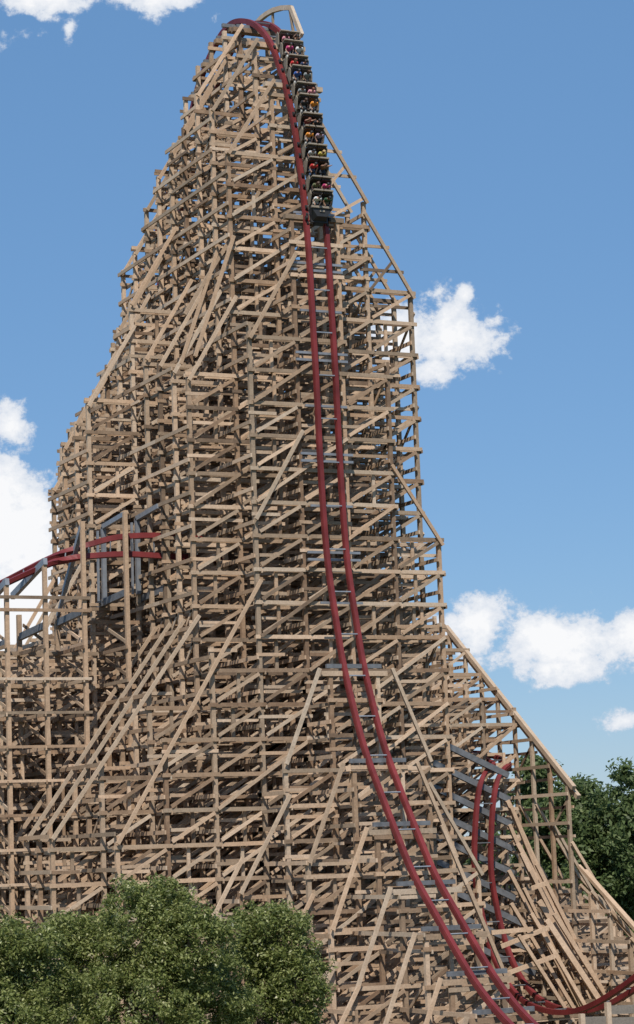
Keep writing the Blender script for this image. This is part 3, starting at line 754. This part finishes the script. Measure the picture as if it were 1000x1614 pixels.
# low retaining frames under the run-out at the lower right
bar = thing('run_out_fence', 'low grey planked frame with pale posts under the red track at bottom right', 'fence', (72, 122, 0))
pts = [(917, 1598), (958, 1580), (1004, 1578), (1050, 1575)]
pw = [on_y(x, y, 126.0-(x-846)*.012) for x, y in pts]
for p in pw: MB().beam((p.x, p.y, 0), p, .3, .3, (1, 0, 0), .9).build('post', M_WOOD, bar)
for a, b in zip(pw, pw[1:]):
    for dz in (.45, 1.15, 1.9): MB().beam((a.x+.1, a.y+.05, min(a.z, b.z)-dz), (b.x-.1, b.y+.05, min(a.z, b.z)-dz), .12, .5, (0, 1, 0), .3).build('plank', M_WOOD_GREY, bar)

# ------------------------------------------------------------------ trees
def leaf_mat(name, cols, trans=.5):
    m, nt, b = mat(name); N = nt.nodes.new; L = nt.links.new
    at = N('ShaderNodeAttribute'); at.attribute_name = 'tone'
    r = N('ShaderNodeValToRGB'); e = r.color_ramp.elements
    while len(e) < len(cols): e.new(.5)
    for i, c in enumerate(cols): e[i].position = i/(len(cols)-1); e[i].color = (*c, 1)
    L(at.outputs['Fac'], r.inputs[0]); L(r.outputs[0], b.inputs['Base Color']); b.inputs['Roughness'].default_value = .5; b.inputs['Specular IOR Level'].default_value = .35
    tr = N('ShaderNodeBsdfTranslucent'); L(r.outputs[0], tr.inputs[0]); mx = N('ShaderNodeMixShader'); mx.inputs[0].default_value = trans
    out = nt.nodes['Material Output']; L(b.outputs[0], mx.inputs[1]); L(tr.outputs[0], mx.inputs[2]); L(mx.outputs[0], out.inputs[0]); return m
M_LEAF = leaf_mat('green_leaves', [(.085, .108, .026), (.175, .21, .055), (.29, .32, .10), (.47, .48, .20), (.78, .75, .48)])  # the palest tones put leaf highlights and glints into the colour
M_LEAF2 = leaf_mat('dark_green_leaves', [(.07, .10, .035), (.125, .175, .06), (.20, .255, .10), (.34, .38, .18)])
M_BARK = plain('bark', (.10, .075, .055), .9)
def leaf_cloud(name, material, parent, base, lobes, n, size, seed, clump=.75, flat_=.6):
    """lobes = [(cx, cy, cz, rx, ry, rz)] in world coordinates; leaves gather in clumps through each lobe's outer volume"""
    rng = np.random.default_rng(seed)
    vol = np.array([l[3]*l[5] for l in lobes]); vol = vol/vol.sum()
    C = []
    for l, v in zip(lobes, vol):
        k = max(12, int(v*n/110)); d = rng.normal(size=(k, 3)); d /= np.linalg.norm(d, axis=1)[:, None]; rr = rng.uniform(.45, 1.04, (k, 1))**.6
        c = np.array(l[:3])+d*rr*np.array(l[3:]); C.append(c)
    for l in lobes:                                  # stray sprays that break the outline
        k = 9; d = rng.normal(size=(k, 3)); d[:, 2] = np.abs(d[:, 2])*.9; d /= np.linalg.norm(d, axis=1)[:, None]
        C.append(np.array(l[:3])+d*np.array(l[3:])*rng.uniform(1.02, 1.16, (k, 1)))
    C = np.concatenate(C); cs = rng.uniform(.45, 1.0, len(C))*clump; ct = rng.uniform(-.12, .12, len(C))
    idx = rng.integers(0, len(C), n); d = rng.normal(size=(n, 3)); d /= np.linalg.norm(d, axis=1)[:, None]
    P = C[idx]+d*(rng.uniform(0, 1, (n, 1))**.5)*cs[idx][:, None]*np.array([1, 1, .75])
    nr = d*.6+rng.normal(size=(n, 3))*.6+np.array([0, 0, flat_]); nr /= np.linalg.norm(nr, axis=1)[:, None]
    a = np.cross(nr, rng.normal(size=(n, 3))); a /= np.linalg.norm(a, axis=1)[:, None]; b = np.cross(nr, a)
    s = size*rng.uniform(.6, 1.4, (n, 1))
    V = np.stack([P-a*s, P-b*s*.45+nr*s*.1, P+a*s, P+b*s*.45+nr*s*.1], 1).reshape(-1, 3)-np.array(base)
    me = bpy.data.meshes.new(name); me.vertices.add(4*n); me.vertices.foreach_set('co', V.ravel()); me.loops.add(4*n); me.loops.foreach_set('vertex_index', np.arange(4*n)); me.polygons.add(n)
    me.polygons.foreach_set('loop_start', np.arange(n)*4); me.polygons.foreach_set('loop_total', np.full(n, 4)); me.update(calc_edges=True)
    t = np.clip(rng.beta(1.5, 2.6, n)+ct[idx], 0, 1); at = me.attributes.new('tone', 'FLOAT', 'FACE'); at.data.foreach_set('value', t.astype(np.float32))
    me.materials.append(material); o = bpy.data.objects.new(name, me); COL.objects.link(o); o.parent = parent; return o
def tree(name, label, base, lobes, n, size, seed, material=M_LEAF, group=None, r0=.4, clump=.75):
    t = thing(name, label, 'tree', base, group); rng = random.Random(seed)
    mb = MB(); k = 9
    def limb(p, q, ra, rb, bend=.3):
        p = Vector(p); q = Vector(q); pts = [p.lerp(q, i/5)+Vector((rng.uniform(-bend, bend), rng.uniform(-bend, bend), 0))*math.sin(math.pi*i/5) for i in range(6)]
        n0 = len(mb.v)
        for i, c in enumerate(pts):
            r = ra+(rb-ra)*i/5; tg = (pts[min(i+1, 5)]-pts[max(i-1, 0)]).normalized(); s = tg.orthogonal().normalized(); o = tg.cross(s)
            for j in range(k): a = 2*math.pi*j/k; mb.v.append(c+s*r*math.cos(a)+o*r*math.sin(a))
        for i in range(5):
            for j in range(k): a = n0+i*k+j; b = n0+i*k+(j+1) % k; mb.f.append((a, b, b+k, a+k)); mb.t.append(.5)
    cz = sum(l[2] for l in lobes)/len(lobes); cc = Vector((sum(l[0] for l in lobes)/len(lobes), sum(l[1] for l in lobes)/len(lobes), cz))
    fork = Vector(base).lerp(cc, .55); limb(base, fork, r0, r0*.7)
    for l in lobes: limb(fork, (l[0], l[1], l[2]+l[5]*.3), r0*.5, .06, .6)
    mb.build('trunk', M_BARK, t, smooth=True)
    leaf_cloud('crown', material, t, base, lobes, n, size, seed, clump)
    return t
def at_d(x, y, d): return CAM+ray(x, y)*d
def px_lobes(L, d):
    out = []
    for (x, y, r, rv, dd) in L:
        p = at_d(x, y, d+dd); s = (d+dd)/F_PX; out.append((p.x, p.y, p.z, r*s, r*s, rv*s))
    return out
D = 92
t1 = px_lobes([(228, 1470, 78, 80, 0), (150, 1520, 70, 72, 1.5), (300, 1500, 70, 75, -1), (210, 1600, 120, 90, -1.5), (330, 1590, 70, 70, .5), (110, 1480, 40, 40, 1), (255, 1430, 42, 40, 0)], D)
t2 = px_lobes([(440, 1492, 52, 62, 0), (400, 1540, 62, 66, 1), (468, 1560, 46, 60, -.5), (430, 1620, 80, 70, 0), (405, 1470, 36, 38, 0)], D+4)
t3 = px_lobes([(-5, 1500, 62, 62, 0), (50, 1560, 62, 66, 1), (0, 1620, 90, 70, -1), (60, 1490, 30, 26, .5)], D-4)
def base_of(l): return (sum(q[0] for q in l)/len(l), sum(q[1] for q in l)/len(l)+.5, 0)
tree('leafy_tree', 'broad leafy green tree in front of the tower, tallest of the three at lower left', base_of(t1), t1, 95000, .075, 11, group='green trees before the tower', clump=.62)
tree('leafy_tree', 'narrow leafy green tree in front of the tower, right of the tall broad tree', base_of(t2), t2, 55000, .075, 12, group='green trees before the tower', clump=.62)
tree('leafy_tree', 'pale leafy green tree cut off by the left bottom edge', base_of(t3), t3, 48000, .075, 13, group='green trees before the tower', clump=.62)
bgs = [(965, 1330, 75, 'dark green tree behind the hill trestle, rising highest at right edge', [(985, 1270, 52, 60, 0), (950, 1330, 60, 60, 1), (1010, 1340, 70, 80, -2), (960, 1410, 80, 70, 0), (1000, 1470, 80, 60, 0)]),
       (905, 1300, 60, 'dark green tree just behind the posts of the hill trestle', [(905, 1275, 42, 42, 0), (880, 1320, 44, 50, 0), (930, 1350, 50, 60, -1), (905, 1420, 60, 60, 0)]),
       (845, 1260, 50, 'green tree glimpsed between the posts of the hill trestle', [(845, 1225, 26, 34, 0), (838, 1280, 34, 44, 0), (850, 1350, 44, 60, 0)]),
       (1080, 1300, 70, 'dark green tree half cut off by the right edge of the photo', [(1070, 1290, 60, 70, 0), (1050, 1380, 60, 70, 0), (1100, 1450, 70, 60, 0)])]
for i, (x, y, r, lab, L) in enumerate(bgs):
    d = 215+i*6; lb = px_lobes(L, d); tree('background_tree', lab, base_of(lb), lb, 26000 if i != 2 else 12000, .26, 30+i, M_LEAF2, 'trees behind the coaster', clump=1.5, r0=.5)
# far wood behind the whole coaster, low and mostly hidden
wl = []
rng = random.Random(5)
for i in range(46):
    a = -260+i*36; p = at_d(a, 1400, 250+rng.uniform(-12, 12)); wl.append((p.x, p.y, 6+rng.uniform(0, 3), 7, 7, 7+rng.uniform(0, 2.5)))
fwd = thing('far_wood', 'dark distant wood glimpsed low through the timber frames', 'wood', (wl[20][0], wl[20][1], 0))
c = leaf_cloud('foliage', M_LEAF2, fwd, (wl[20][0], wl[20][1], 0), wl, 60000, .5, 77, 2.0); tag(fwd, kind='stuff')
